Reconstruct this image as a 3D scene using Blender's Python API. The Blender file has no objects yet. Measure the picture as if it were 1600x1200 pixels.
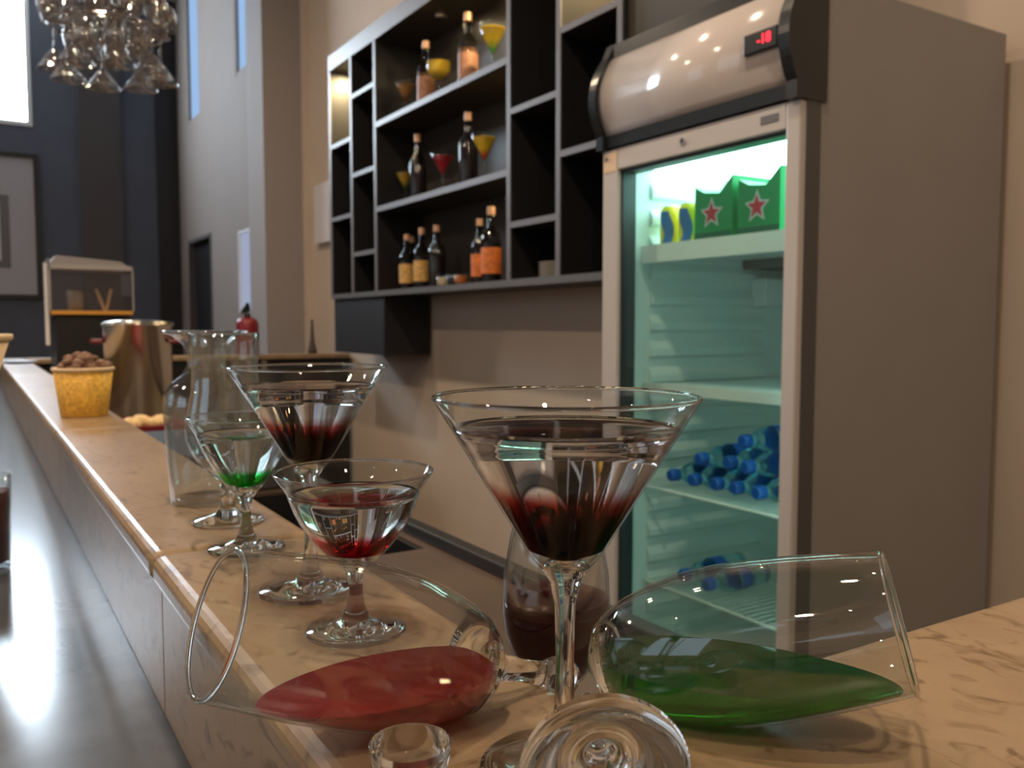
import bpy, bmesh, math, random
from mathutils import Vector, Matrix
random.seed(7)
SC = bpy.context.scene
C = SC.collection
PI = math.pi

# ------------------------------------------------------------------ camera
YAW, PITCH, EYE = math.radians(31.74), math.atan(92 / 1363.0), 1.27
cam_d = bpy.data.cameras.new('camera')
cam = bpy.data.objects.new('camera', cam_d); C.objects.link(cam)
cam.location = (0, 0, EYE)
cam.rotation_euler = (PI / 2 - PITCH, 0, -YAW)
cam_d.sensor_width = 36; cam_d.lens = 36 * 1363.0 / 1600
cam_d.clip_start = 0.02; cam_d.clip_end = 60
cam_d.dof.use_dof = True; cam_d.dof.focus_distance = 0.44; cam_d.dof.aperture_fstop = 15
SC.camera = cam

# ------------------------------------------------------------------ world, exposure
w = bpy.data.worlds.new('world'); SC.world = w; w.use_nodes = True
w.node_tree.nodes['Background'].inputs[0].default_value = (0.55, 0.68, 0.9, 1)
w.node_tree.nodes['Background'].inputs[1].default_value = 0.6
SC.view_settings.view_transform = 'Standard'
SC.view_settings.look = 'None'
SC.view_settings.gamma = 1
SC.view_settings.exposure = 0.0
SC.view_settings.use_curve_mapping = False
SC.cycles.use_denoising = True
SC.cycles.max_bounces = 24
SC.cycles.transmission_bounces = 20
SC.cycles.glossy_bounces = 8
SC.cycles.transparent_max_bounces = 16
SC.cycles.sample_clamp_indirect = 4
SC.cycles.blur_glossy = 0.5

# ------------------------------------------------------------------ ceiling downlight lamps (fixtures are built further down)
DOWNLIGHTS = [(0.1, -1.5), (0.1, 0.6), (0.1, 2.7), (0.1, 4.8), (-2.6, -1.2), (-2.6, 1.8), (-2.6, 4.8)]  # customer-side row is unseen fill, added to light camera-facing surfaces
WARM = (1.0, 0.77, 0.55)
def disk_light(name, loc, power, size, col, rot=(0, 0, 0), spread=None):
    d = bpy.data.lights.new(name, 'AREA'); d.shape = 'DISK'; d.size = size; d.energy = power; d.color = col
    if spread: d.spread = spread
    o = bpy.data.objects.new(name, d); C.objects.link(o); o.location = loc; o.rotation_euler = rot
    return o
CEIL = 4.2
for i, (x, y) in enumerate(DOWNLIGHTS):
    disk_light('downlight_lamp', (x, y, CEIL - 0.03), 38, 0.17, WARM)

# ------------------------------------------------------------------ materials
def nt(name):
    m = bpy.data.materials.new(name); m.use_nodes = True
    return m, m.node_tree.nodes, m.node_tree.links
def pbr(name, col, rough=0.5, metal=0.0, spec=0.5, noise=0.0, scale=20.0, bump=0.0, trans=0.0, ior=1.5, coat=0.0, emit=None, es=0.0):
    m, N, L = nt(name); b = N['Principled BSDF']
    b.inputs['Base Color'].default_value = (*col, 1); b.inputs['Roughness'].default_value = rough
    b.inputs['Metallic'].default_value = metal; b.inputs['Specular IOR Level'].default_value = spec
    b.inputs['Transmission Weight'].default_value = trans; b.inputs['IOR'].default_value = ior
    b.inputs['Coat Weight'].default_value = coat
    if emit: b.inputs['Emission Color'].default_value = (*emit, 1); b.inputs['Emission Strength'].default_value = es
    if noise or bump:
        t = N.new('ShaderNodeTexCoord'); n = N.new('ShaderNodeTexNoise'); n.inputs['Scale'].default_value = scale; n.inputs['Detail'].default_value = 6
        L.new(t.outputs['Object'], n.inputs['Vector'])
        if noise:
            r = N.new('ShaderNodeValToRGB')
            r.color_ramp.elements[0].position = 0.3; r.color_ramp.elements[1].position = 0.7
            r.color_ramp.elements[0].color = (*[c * (1 - noise) for c in col], 1)
            r.color_ramp.elements[1].color = (*[min(1, c * (1 + noise)) for c in col], 1)
            L.new(n.outputs['Fac'], r.inputs['Fac']); L.new(r.outputs['Color'], b.inputs['Base Color'])
        if bump:
            u = N.new('ShaderNodeBump'); u.inputs['Strength'].default_value = bump; u.inputs['Distance'].default_value = 0.01
            L.new(n.outputs['Fac'], u.inputs['Height']); L.new(u.outputs['Normal'], b.inputs['Normal'])
    return m
def emis(name, col, s):
    m, N, L = nt(name); N.remove(N['Principled BSDF'])
    e = N.new('ShaderNodeEmission'); e.inputs[0].default_value = (*col, 1); e.inputs[1].default_value = s
    L.new(e.outputs[0], N['Material Output'].inputs[0]); return m
def glass(name, col=(1, 1, 1), ior=1.5, rough=0.0, absorb=None, dens=0):
    m, N, L = nt(name); N.remove(N['Principled BSDF'])
    g = N.new('ShaderNodeBsdfGlass'); g.inputs['Color'].default_value = (*col, 1); g.inputs['IOR'].default_value = ior; g.inputs['Roughness'].default_value = rough
    L.new(g.outputs[0], N['Material Output'].inputs[0])
    if absorb:
        v = N.new('ShaderNodeVolumeAbsorption'); v.inputs[0].default_value = (*absorb, 1); v.inputs[1].default_value = dens
        L.new(v.outputs[0], N['Material Output'].inputs['Volume'])
    return m
def thin_glass(name, tint=(0.96, 0.98, 0.98), edge=1.0):
    """a thin pane: clear straight through, mirror-like by Fresnel"""
    m, N, L = nt(name); N.remove(N['Principled BSDF'])
    t = N.new('ShaderNodeBsdfTransparent'); t.inputs[0].default_value = (*tint, 1)
    g = N.new('ShaderNodeBsdfGlossy'); g.inputs['Roughness'].default_value = 0.02
    lw = N.new('ShaderNodeLayerWeight'); lw.inputs['Blend'].default_value = 0.5
    pw = N.new('ShaderNodeMath'); pw.operation = 'POWER'; pw.inputs[1].default_value = 5.0
    f = N.new('ShaderNodeMath'); f.operation = 'MULTIPLY_ADD'; f.inputs[1].default_value = 0.90; f.inputs[2].default_value = 0.045 * edge
    L.new(lw.outputs['Facing'], pw.inputs[0]); L.new(pw.outputs[0], f.inputs[0])
    x = N.new('ShaderNodeMixShader')
    L.new(f.outputs[0], x.inputs[0]); L.new(t.outputs[0], x.inputs[1]); L.new(g.outputs[0], x.inputs[2])
    L.new(x.outputs[0], N['Material Output'].inputs[0]); return m
def layered(name, stops, ior=1.34):
    """layered drink: glass whose tint changes with height (object z in metres)"""
    m, N, L = nt(name); N.remove(N['Principled BSDF'])
    g = N.new('ShaderNodeBsdfGlass'); g.inputs['IOR'].default_value = ior; g.inputs['Roughness'].default_value = 0
    t = N.new('ShaderNodeTexCoord'); s = N.new('ShaderNodeSeparateXYZ'); mp = N.new('ShaderNodeMapRange')
    z0, z1 = stops[0][0], stops[-1][0]
    mp.inputs['From Min'].default_value = z0; mp.inputs['From Max'].default_value = z1
    n = N.new('ShaderNodeTexNoise'); n.inputs['Scale'].default_value = 60; n.inputs['Detail'].default_value = 3
    ad = N.new('ShaderNodeMath'); ad.operation = 'MULTIPLY_ADD'; ad.inputs[1].default_value = 0.16; 
    r = N.new('ShaderNodeValToRGB')
    L.new(t.outputs['Object'], s.inputs[0]); L.new(t.outputs['Object'], n.inputs['Vector']); L.new(s.outputs['Z'], mp.inputs['Value'])
    sub = N.new('ShaderNodeMath'); sub.operation = 'SUBTRACT'; sub.inputs[1].default_value = 0.08
    L.new(mp.outputs[0], sub.inputs[0]); L.new(n.outputs['Fac'], ad.inputs[0]); L.new(sub.outputs[0], ad.inputs[2]); L.new(ad.outputs[0], r.inputs[0])
    e = r.color_ramp.elements
    while len(e) < len(stops): e.new(0.5)
    for k, (z, c) in enumerate(stops):
        e[k].position = (z - z0) / (z1 - z0); e[k].color = (*c, 1)
    L.new(r.outputs[0], g.inputs['Color']); L.new(g.outputs[0], N['Material Output'].inputs[0]); return m
def marble(name, c1, c2, c3, rough=0.28):
    m, N, L = nt(name); b = N['Principled BSDF']; b.inputs['Roughness'].default_value = rough
    t = N.new('ShaderNodeTexCoord')
    n = N.new('ShaderNodeTexNoise'); n.inputs['Scale'].default_value = 7; n.inputs['Detail'].default_value = 8; n.inputs['Roughness'].default_value = 0.65; n.inputs['Distortion'].default_value = 0.6
    n2 = N.new('ShaderNodeTexNoise'); n2.inputs['Scale'].default_value = 55; n2.inputs['Detail'].default_value = 5; n2.inputs['Distortion'].default_value = 1.2
    r = N.new('ShaderNodeValToRGB'); r.color_ramp.elements[0].position = 0.32; r.color_ramp.elements[1].position = 0.68
    r.color_ramp.elements[0].color = (*c1, 1); r.color_ramp.elements[1].color = (*c2, 1)
    r2 = N.new('ShaderNodeValToRGB'); r2.color_ramp.elements[0].position = 0.555; r2.color_ramp.elements[1].position = 0.68
    r2.color_ramp.elements[0].color = (0, 0, 0, 1); r2.color_ramp.elements[1].color = (0.75, 0.75, 0.75, 1)
    x = N.new('ShaderNodeMixRGB'); x.inputs[2].default_value = (*c3, 1)
    mp = N.new('ShaderNodeMapping'); mp.inputs['Scale'].default_value = (1, 0.55, 1); mp.inputs['Rotation'].default_value = (0, 0, 0.6)
    L.new(t.outputs['Object'], n.inputs['Vector']); L.new(t.outputs['Object'], mp.inputs[0]); L.new(mp.outputs[0], n2.inputs['Vector'])
    L.new(n.outputs['Fac'], r.inputs[0]); L.new(n2.outputs['Fac'], r2.inputs[0])
    L.new(r2.outputs[0], x.inputs[0]); L.new(r.outputs[0], x.inputs[1]); L.new(x.outputs[0], b.inputs['Base Color'])
    u = N.new('ShaderNodeBump'); u.inputs['Strength'].default_value = 0.08; u.inputs['Distance'].default_value = 0.004
    L.new(n2.outputs['Fac'], u.inputs['Height']); L.new(u.outputs[0], b.inputs['Normal'])
    return m
M = {
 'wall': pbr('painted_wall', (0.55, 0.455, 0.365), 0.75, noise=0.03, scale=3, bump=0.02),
 'walldim': pbr('dimmed_painted_wall', (0.25, 0.205, 0.18), 0.75, noise=0.03, scale=3),  # same paint as the beige wall, darkened in colour for its dimmer light
 'dark': pbr('dark_slate_wall', (0.085, 0.095, 0.125), 0.7, noise=0.08, scale=2),
 'darkb': pbr('dark_brown_wall', (0.075, 0.065, 0.065), 0.7),
 'ceil': pbr('ceiling_paint', (0.45, 0.42, 0.38), 0.8),
 'floor': pbr('floor_brown', (0.13, 0.085, 0.06), 0.35, noise=0.2, scale=4),
 'marble': marble('beige_travertine', (0.285, 0.193, 0.112), (0.375, 0.27, 0.165), (0.13, 0.075, 0.036)),
 'stone': pbr('dark_polished_stone', (0.075, 0.083, 0.095), 0.16, noise=0.35, scale=9, bump=0.015),
 'black': pbr('black_board', (0.012, 0.012, 0.014), 0.45),
 'shelfin': pbr('shelf_dark_laminate', (0.045, 0.04, 0.034), 0.35),
 'edge': pbr('grey_edge_band', (0.145, 0.14, 0.15), 0.4),
 'edged': pbr('dark_grey_edge_band', (0.12, 0.12, 0.125), 0.4),
 'work': pbr('work_counter_brown', (0.085, 0.055, 0.038), 0.4, noise=0.2, scale=8),
 'blackedge': pbr('black_counter_edge', (0.01, 0.01, 0.011), 0.4),
 'steel': pbr('stainless_steel', (0.62, 0.58, 0.52), 0.18, metal=1.0),
 'chrome': pbr('chrome', (0.8, 0.8, 0.8), 0.08, metal=1.0),
 'fside': pbr('fridge_grey_side', (0.27, 0.26, 0.25), 0.42, noise=0.03, scale=6),
 'fdoor': pbr('fridge_door_frame', (0.52, 0.49, 0.47), 0.35),
 'fdark': pbr('fridge_door_edge', (0.07, 0.07, 0.072), 0.4),
 'fwhite': pbr('fridge_header_white', (0.66, 0.60, 0.57), 0.13, coat=0.6),
 'fblack': pbr('fridge_black_plastic', (0.012, 0.016, 0.02), 0.25),
 'fint': pbr('fridge_liner_white', (0.70, 0.78, 0.76), 0.4),
 'wire': pbr('white_coated_wire', (0.75, 0.80, 0.78), 0.4),
 'gasket': pbr('dark_gasket', (0.02, 0.03, 0.035), 0.5),
 'blue': pbr('blue_plastic', (0.01, 0.10, 0.45), 0.35),
 'green': pbr('green_carton', (0.0, 0.36, 0.10), 0.35),
 'greend': pbr('dark_green_carton', (0.0, 0.13, 0.06), 0.35),
 'red': pbr('red_print', (0.75, 0.03, 0.04), 0.4),
 'white': pbr('white_paint', (0.8, 0.8, 0.8), 0.45),
 'paper': pbr('white_paper', (0.62, 0.60, 0.62), 0.8),
 'yellow': pbr('yellow_can', (0.85, 0.68, 0.02), 0.3),
 'canblue': pbr('blue_can_print', (0.03, 0.16, 0.45), 0.3),
 'redv': pbr('red_enamel', (0.19, 0.006, 0.014), 0.35),
 'orange': pbr('orange_plastic', (0.75, 0.36, 0.06), 0.4),  # plain orange base colour without emission
 'cup': pbr('yellow_printed_paper', (0.85, 0.43, 0.06), 0.55, noise=0.35, scale=130),
 'cuprim': pbr('cream_paper', (0.80, 0.60, 0.38), 0.6),
 'snack': pbr('roasted_snack', (0.24, 0.13, 0.085), 0.7, noise=0.4, scale=120, bump=0.4),
 'bread': pbr('pale_bread', (0.72, 0.52, 0.27), 0.7, noise=0.2, scale=60),
 'cream': pbr('cream_card', (0.72, 0.52, 0.34), 0.6),
 'clear': glass('clear_glass', (0.985, 0.99, 0.985), 1.5),
 'thin': thin_glass('thin_clear_glass'),
 'bowl2': thin_glass('martini_bowl_glass', (0.965, 0.975, 0.97), 0.8),
 'thin2': thin_glass('carafe_glass', (0.93, 0.95, 0.95), 2.8),
 'pane': thin_glass('fridge_pane', (0.88, 0.97, 0.95)),
 'acrylic': thin_glass('acrylic_cover', (0.86, 0.86, 0.88)),
 'bottleglass': thin_glass('bottle_glass', (0.55, 0.53, 0.50)),
 'waterpet': glass('water_bottle_plastic', (0.75, 0.93, 0.98), 1.3, 0.05),
 'skyglass': emis('daylight_pane', (0.74, 0.87, 1.0), 30.0),
 'slit': emis('blue_daylight_pane', (0.38, 0.60, 0.95), 0.85),
 'slitlow': emis('pale_daylight_pane', (0.55, 0.62, 0.85), 0.6),
 'pilaster': pbr('pilaster_grey', (0.30, 0.27, 0.26), 0.75),
 'tube': emis('fridge_tube_light', (0.66, 1.0, 0.95), 7.0),
 'filltube': emis('hidden_fill_tube_light', (0.55, 1.0, 0.92), 7.0),  # emission of the hidden tube added to brighten the liner
 'led': emis('red_led', (1.0, 0.03, 0.05), 4.0),
 'lens': emis('lamp_lens', WARM, 25.0),
}

# ------------------------------------------------------------------ mesh helpers
def add_box(bm, x0, y0, z0, x1, y1, z1):
    v = [bm.verts.new((x, y, z)) for x in (x0, x1) for y in (y0, y1) for z in (z0, z1)]
    for f in ((0, 1, 3, 2), (4, 6, 7, 5), (0, 4, 5, 1), (2, 3, 7, 6), (0, 2, 6, 4), (1, 5, 7, 3)):
        bm.faces.new([v[i] for i in f])
def obj(name, bm, mat, parent=None, smooth=False, bevel=0, seg=2):
    me = bpy.data.meshes.new(name)
    bmesh.ops.recalc_face_normals(bm, faces=bm.faces)
    bm.to_mesh(me); bm.free()
    o = bpy.data.objects.new(name, me); C.objects.link(o)
    me.materials.append(M[mat] if isinstance(mat, str) else mat)
    if smooth:
        for p in me.polygons: p.use_smooth = True
    if bevel:
        b = o.modifiers.new('bevel', 'BEVEL'); b.width = bevel; b.segments = seg; b.limit_method = 'ANGLE'
    if parent: o.parent = parent
    return o
def box(name, x0, y0, z0, x1, y1, z1, mat, parent=None, bevel=0, seg=2):
    bm = bmesh.new(); add_box(bm, min(x0, x1), min(y0, y1), min(z0, z1), max(x0, x1), max(y0, y1), max(z0, z1))
    return obj(name, bm, mat, parent, bevel=bevel, seg=seg)
def add_lathe(bm, prof, seg=48, closed=False, mat=None):
    rings = []
    for r, z in prof:
        if r < 1e-6: rings.append([bm.verts.new((0, 0, z))])
        else: rings.append([bm.verts.new((r * math.cos(2 * PI * k / seg), r * math.sin(2 * PI * k / seg), z)) for k in range(seg)])
    pairs = list(zip(rings, rings[1:]))
    if closed: pairs.append((rings[-1], rings[0]))
    for a, b in pairs:
        if len(a) == 1 and len(b) == 1: continue
        for k in range(seg):
            j = (k + 1) % seg
            if len(a) == 1: bm.faces.new((a[0], b[k], b[j]))
            elif len(b) == 1: bm.faces.new((a[k], a[j], b[0]))
            else: bm.faces.new((a[k], a[j], b[j], b[k]))
    if mat is not None: bmesh.ops.transform(bm, matrix=mat, verts=[v for rg in rings for v in rg])
def lathe(name, prof, mat, parent=None, seg=48, closed=False, auto=False):
    bm = bmesh.new(); add_lathe(bm, prof, seg, closed)
    o = obj(name, bm, mat, parent, smooth=True)
    if auto:
        for p in o.data.polygons: p.use_smooth = True
        e = o.modifiers.new('split', 'EDGE_SPLIT'); e.split_angle = math.radians(40)
    return o
def add_tube(bm, a, b, r, seg=8, r2=None):
    a, b = Vector(a), Vector(b); d = (b - a); q = d.to_track_quat('Z', 'Y').to_matrix().to_4x4(); q.translation = a
    L = d.length
    add_lathe(bm, [(0, 0), (r, 0), (r if r2 is None else r2, L), (0, L)], seg, mat=q)
def tube(name, a, b, r, mat, parent=None, seg=10, r2=None):
    bm = bmesh.new(); add_tube(bm, a, b, r, seg, r2); return obj(name, bm, mat, parent)
def prism(name, pts, axis, a0, a1, mat, parent=None, smooth=False):
    """extrude a polygon: axis 'Y' -> pts are (x,z); axis 'X' -> pts are (y,z); axis 'Z' -> (x,y)"""
    bm = bmesh.new(); mk = {'Y': lambda p, a: (p[0], a, p[1]), 'X': lambda p, a: (a, p[0], p[1]), 'Z': lambda p, a: (p[0], p[1], a)}[axis]
    A = [bm.verts.new(mk(p, a0)) for p in pts]; B = [bm.verts.new(mk(p, a1)) for p in pts]
    n = len(pts)
    for k in range(n): bm.faces.new((A[k], A[(k + 1) % n], B[(k + 1) % n], B[k]))
    bm.faces.new(A); bm.faces.new(B[::-1])
    return obj(name, bm, mat, parent)
def tag(o, label, cat, group=None):
    o['label'] = label; o['category'] = cat
    if group: o['group'] = group
    return o
def thing(name, label, cat, loc=(0, 0, 0), rotz=0, group=None):
    o = bpy.data.objects.new(name, None); C.objects.link(o); o.location = loc; o.rotation_euler = (0, 0, rotz); o.empty_display_size = 0.05
    return tag(o, label, cat, group)
def struct(o, label=None):
    o['kind'] = 'structure'
    if label: o['label'] = label
    return o
def dup(root, label, loc=None, rot=None, group=None):
    r = root.copy(); C.objects.link(r); r['label'] = label
    if loc is not None: r.location = loc
    if rot is not None: r.rotation_euler = rot
    if group: r['group'] = group
    for ch in list(root.children):
        c = ch.copy(); C.objects.link(c); c.parent = r
        for g in ch.children:
            d = g.copy(); C.objects.link(d); d.parent = c
    return r

# ------------------------------------------------------------------ room shell
XW, YF, XL, YB = 2.2, 11.24, -5.0, -4.0
struct(box('floor', XL, YB, -0.1, XW + .3, YF + .3, 0, 'floor'), 'dark brown floor of the bar room')
struct(box('ceiling', XL, YB, CEIL + .9, XW + .3, YF + .3, CEIL + 1.0, 'ceil'), 'high painted ceiling')
def wall_x(name, x0, x1, y0, y1, z0, z1, holes, mat):
    """wall slab facing -X with rectangular openings (ya, yb, za, zb), one mesh"""
    ys = sorted({y0, y1, *[h[0] for h in holes], *[h[1] for h in holes]}); zs = sorted({z0, z1, *[h[2] for h in holes], *[h[3] for h in holes]})
    bm = bmesh.new()
    for ya, yb in zip(ys, ys[1:]):
        for za, zb in zip(zs, zs[1:]):
            cy, cz = (ya + yb) / 2, (za + zb) / 2
            if any(h[0] < cy < h[1] and h[2] < cz < h[3] for h in holes): continue
            add_box(bm, x0, ya, za, x1, yb, zb)
    bmesh.ops.remove_doubles(bm, verts=bm.verts, dist=1e-5)
    return obj(name, bm, mat)
ZT = CEIL + .9
struct(box('wall_right', XW, YB, 0, XW + .25, 6.52, ZT, 'wall'), 'beige painted wall behind the bar')
HOLES = [(10.03, 10.60, 3.56, ZT - .1), (7.95, 8.50, 3.60, ZT - .1), (8.0, 8.58, 1.38, 2.17), (9.62, 10.74, 0, 2.25)]
struct(wall_x('wall_right_far', XW, XW + .25, 6.52, YF + .25, 0, ZT, HOLES, 'walldim'), 'beige wall with slit windows beyond the pilaster, its colour dimmed for weaker light')
for n, (ya, yb, za, zb) in enumerate(HOLES[:3]):
    t = bpy.data.objects.new('window_%d' % (n + 1), None); C.objects.link(t); struct(t, ['tall blue slit window above the dark doorway', 'tall blue slit window beside the pilaster', 'short pale window low beside the pilaster'][n]); t['category'] = 'window'
    box('pane', XW + .03, ya + .02, za + .02, XW + .04, yb - .02, zb - .02, 'slitlow' if n == 2 else 'slit', t)
    for a in ((ya, ya + .03, za, zb), (yb - .03, yb, za, zb), (ya + .03, yb - .03, za, za + .03), (ya + .03, yb - .03, zb - .03, zb)):
        box('window_frame', XW + .005, a[0], a[2], XW + .06, a[1], a[3], 'white' if n == 2 else 'walldim', t)
d = bpy.data.objects.new('door_1', None); C.objects.link(d); struct(d, 'dark doorway at the far end of the right wall'); d['category'] = 'door'
box('door_leaf', XW + .06, 9.66, 0, XW + .10, 10.70, 2.21, 'black', d)
for a in ((9.62, 9.66, 0, 2.25), (10.70, 10.74, 0, 2.25), (9.66, 10.70, 2.21, 2.25)):
    box('door_frame', XW - .01, a[0], a[2], XW + .08, a[1], a[3], 'darkb', d)
struct(box('trim_1', 1.88, 6.52, 0, XW, 6.95, ZT, 'pilaster'), 'grey pilaster standing out from the right wall')
struct(box('trim_2', XW - .03, 6.40, 0, XW, 6.52, ZT, 'wall'), 'narrow beige strip beside the pilaster')
# far wall with its big window
def wall_y(name, y0, y1, x0, x1, z0, z1, holes, mat):
    xs = sorted({x0, x1, *[h[0] for h in holes], *[h[1] for h in holes]}); zs = sorted({z0, z1, *[h[2] for h in holes], *[h[3] for h in holes]})
    bm = bmesh.new()
    for xa, xb in zip(xs, xs[1:]):
        for za, zb in zip(zs, zs[1:]):
            cx, cz = (xa + xb) / 2, (za + zb) / 2
            if any(h[0] < cx < h[1] and h[2] < cz < h[3] for h in holes): continue
            add_box(bm, xa, y0, za, xb, y1, zb)
    bmesh.ops.remove_doubles(bm, verts=bm.verts, dist=1e-5)
    return obj(name, bm, mat)
FW = (-1.3, 0.66, 3.48, ZT - .05)
struct(wall_y('wall_far', YF, YF + .25, XL, XW + .25, 0, ZT, [FW], 'dark'), 'dark slate wall at the far end of the room')
t = bpy.data.objects.new('window_4', None); C.objects.link(t); struct(t, 'large bright window high in the far wall'); t['category'] = 'window'
box('pane', FW[0] + .03, YF + .05, FW[2] + .03, FW[1] - .03, YF + .06, FW[3] - .03, 'skyglass', t)
for a in ((FW[0], FW[0] + .06, FW[2], FW[3]), (FW[1] - .05, FW[1], FW[2], FW[3]), (FW[0] + .06, FW[1] - .05, FW[2], FW[2] + .05), (FW[0] + .06, FW[1] - .05, FW[3] - .05, FW[3])):
    box('window_frame', a[0], YF - .01, a[2], a[1], YF + .05, a[3], 'white', t)
struct(box('trim_3', 1.12, YF - .06, 0, 1.56, YF, ZT, 'darkb'), 'dark brown flat column on the far wall')
struct(box('trim_4', 1.95, YF - .03, 0, XW, YF, ZT, 'black'), 'black strip in the far corner')
LW = [(-1.0, 1.6, 1.2, 3.4), (3.4, 6.0, 1.2, 3.4)]
struct(wall_x('wall_left', XL - .25, XL, YB, YF + .25, 0, ZT, LW, 'wall'), 'painted wall on the customers side')
for n, (ya, yb, za, zb) in enumerate(LW):
    t = bpy.data.objects.new('window_%d' % (n + 5), None); C.objects.link(t); struct(t, 'wide window in the left wall'); t['category'] = 'window'
    box('pane', XL - .10, ya, za, XL - .09, yb, zb, emis('left_window_daylight_%d' % n, (0.75, 0.86, 1.0), 1.2), t)
    for a in ((ya, ya + .06, za, zb), (yb - .06, yb, za, zb), (ya + .06, yb - .06, za, za + .06), (ya + .06, yb - .06, zb - .06, zb), ((ya + yb) / 2 - .03, (ya + yb) / 2 + .03, za + .06, zb - .06)):
        box('window_frame', XL - .08, a[0], a[2], XL - .02, a[1], a[3], 'white', t)
struct(box('wall_back', XL, YB - .25, 0, XW + .25, YB, ZT, 'wall'), 'painted wall behind the camera')
struct(box('baseboard_right', XW - .015, YB, 0, XW, 6.40, 0.10, 'blackedge'), 'black baseboard under the beige wall')

# downlight fixtures, added fill row included, hang on short stems from the ceiling
for i, (x, y) in enumerate(DOWNLIGHTS):
    r = thing('pendant_downlight', 'round ceiling downlight out of view, in the bar row and the added fill row', 'ceiling light', (x, y, CEIL), 0, 'ceiling downlights')
    lathe('housing', [(0.0, 0.12), (0.10, 0.12), (0.10, -0.03), (0.085, -0.03), (0.085, -0.01), (0.0, -0.01)], 'white', r, 24)
    tube('stem', (0, 0, 0.12), (0, 0, 0.9), 0.012, 'white', r)

# ------------------------------------------------------------------ bar: lower dark counter, marble ledge, work counter
LT, CT = 1.08, 0.94      # ledge top, counter top
XO, XI, YO, YI = 0.128, 0.262, 0.198, 0.328   # ledge outer / inner faces (both arms)
bar = thing('bar_counter', 'dark polished stone counter on the customer side of the marble ledge', 'counter')
box('counter_top', -0.55, -0.30, CT - .05, XO + .02, 5.75, CT, 'stone', bar, bevel=.006)
box('counter_top', XO + .02, -0.30, CT - .05, 1.30, YO + .02, CT, 'stone', bar, bevel=.006)
box('base_panel', -0.30, -0.10, 0.0, XO, 5.70, CT - .05, 'darkb', bar)
box('base_panel', XO, -0.10, 0.0, 1.25, YO, CT - .05, 'darkb', bar)
ledge = thing('marble_ledge', 'raised beige travertine ledge with rounded nose running round the bar', 'ledge')
SE = [0.02, 0.765, 1.765, 2.765, 3.765, 4.765, 5.76]
box('core', XO + .016, YO + .016, CT, XI - .012, 5.60, LT - .026, 'darkb', ledge)
box('core', XI - .012, YO + .016, CT, 1.25, YI - .012, LT - .026, 'darkb', ledge)
g = 0.0012
for k, (a, b) in enumerate(zip(SE, SE[1:])):
    a2 = YO if k == 0 else a + g
    box('top_slab', XO - .008, (YI - g if k == 0 else a2), LT - .026, XI, b - g, LT, 'marble', ledge, bevel=.0095, seg=4)
    box('face_panel', XO, a2, CT, XO + .015, b - g, LT - .026, 'marble', ledge, bevel=.001)
    if k: box('inner_panel', XI - .012, a2, CT, XI - .001, b - g, LT - .026, 'marble', ledge)
    else: box('inner_panel', XI - .012, YI, CT, XI - .001, b - g, LT - .026, 'marble', ledge)
box('top_slab', XO - .008, YO - .008, LT - .026, 0.80, YI, LT, 'marble', ledge, bevel=.0095, seg=4)
box('top_slab', 0.802, YO - .008, LT - .026, 1.28, YI, LT, 'marble', ledge, bevel=.0095, seg=4)
box('face_panel', XO + .016, YO, CT, 0.80, YO + .015, LT - .026, 'marble', ledge, bevel=.001)
box('face_panel', 0.802, YO, CT, 1.28, YO + .015, LT - .026, 'marble', ledge, bevel=.001)
box('inner_panel', XI, YI - .012, CT, 1.28, YI - .001, LT - .026, 'marble', ledge)
# work counter on the bartender's side
work = thing('work_counter', 'dark brown work counter behind the marble ledge with a black raised edge', 'counter')
SY0, SY1 = 1.15, 1.70
box('worktop', XI, YI, CT - .04, 0.60, SY0, CT, 'work', work)
box('worktop', XI, SY1, CT - .04, 0.60, 2.40, CT, 'work', work)
box('worktop', XI, 2.40, CT - .04, 0.72, 5.60, CT, 'work', work)
box('worktop', 0.56, SY0, CT - .04, 0.60, SY1, CT, 'work', work)
box('worktop', XI, SY0, CT - .04, 0.285, SY1, CT, 'work', work)
bm = bmesh.new()
add_box(bm, .285, SY0, CT - .20, .56, SY1, CT - .19); add_box(bm, .285, SY0, CT - .19, .289, SY1, CT - .005); add_box(bm, .556, SY0, CT - .19, .56, SY1, CT - .005)
add_box(bm, .289, SY0, CT - .19, .556, SY0 + .004, CT - .005); add_box(bm, .289, SY1 - .004, CT - .19, .556, SY1, CT - .005)
obj('sink_basin', bm, 'black', work)
box('raised_edge', 0.575, YI, CT, 0.60, 2.40, CT + .018, 'blackedge', work, bevel=.003)
box('raised_edge', 0.70, 2.40, CT, 0.72, 5.60, CT + .018, 'blackedge', work, bevel=.003)
box('base_cabinet', XI, YI, 0.0, 0.56, SY0, CT - .04, 'black', work)
box('base_cabinet', XI, SY0, 0.0, 0.56, SY1, CT - .20, 'black', work)
box('base_cabinet', XI, SY1, 0.0, 0.56, 5.60, CT - .04, 'black', work)
# far return of the bar
far = thing('return_ledge', 'far marble ledge crossing from the bar to the beige wall', 'ledge')
box('top_slab', XI + .002, 5.60, LT - .03, XW - .02, 5.78, LT, 'marble', far, bevel=.006)
box('front_panel', XI + .02, 5.63, 0, XW - .02, 5.70, LT - .03, 'blackedge', far)
for k in range(5):
    x = 1.22 + k * .09
    box('tile', x, 5.618, LT - .10, x + .035, 5.63, LT - .035, 'walldim', far)

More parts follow.
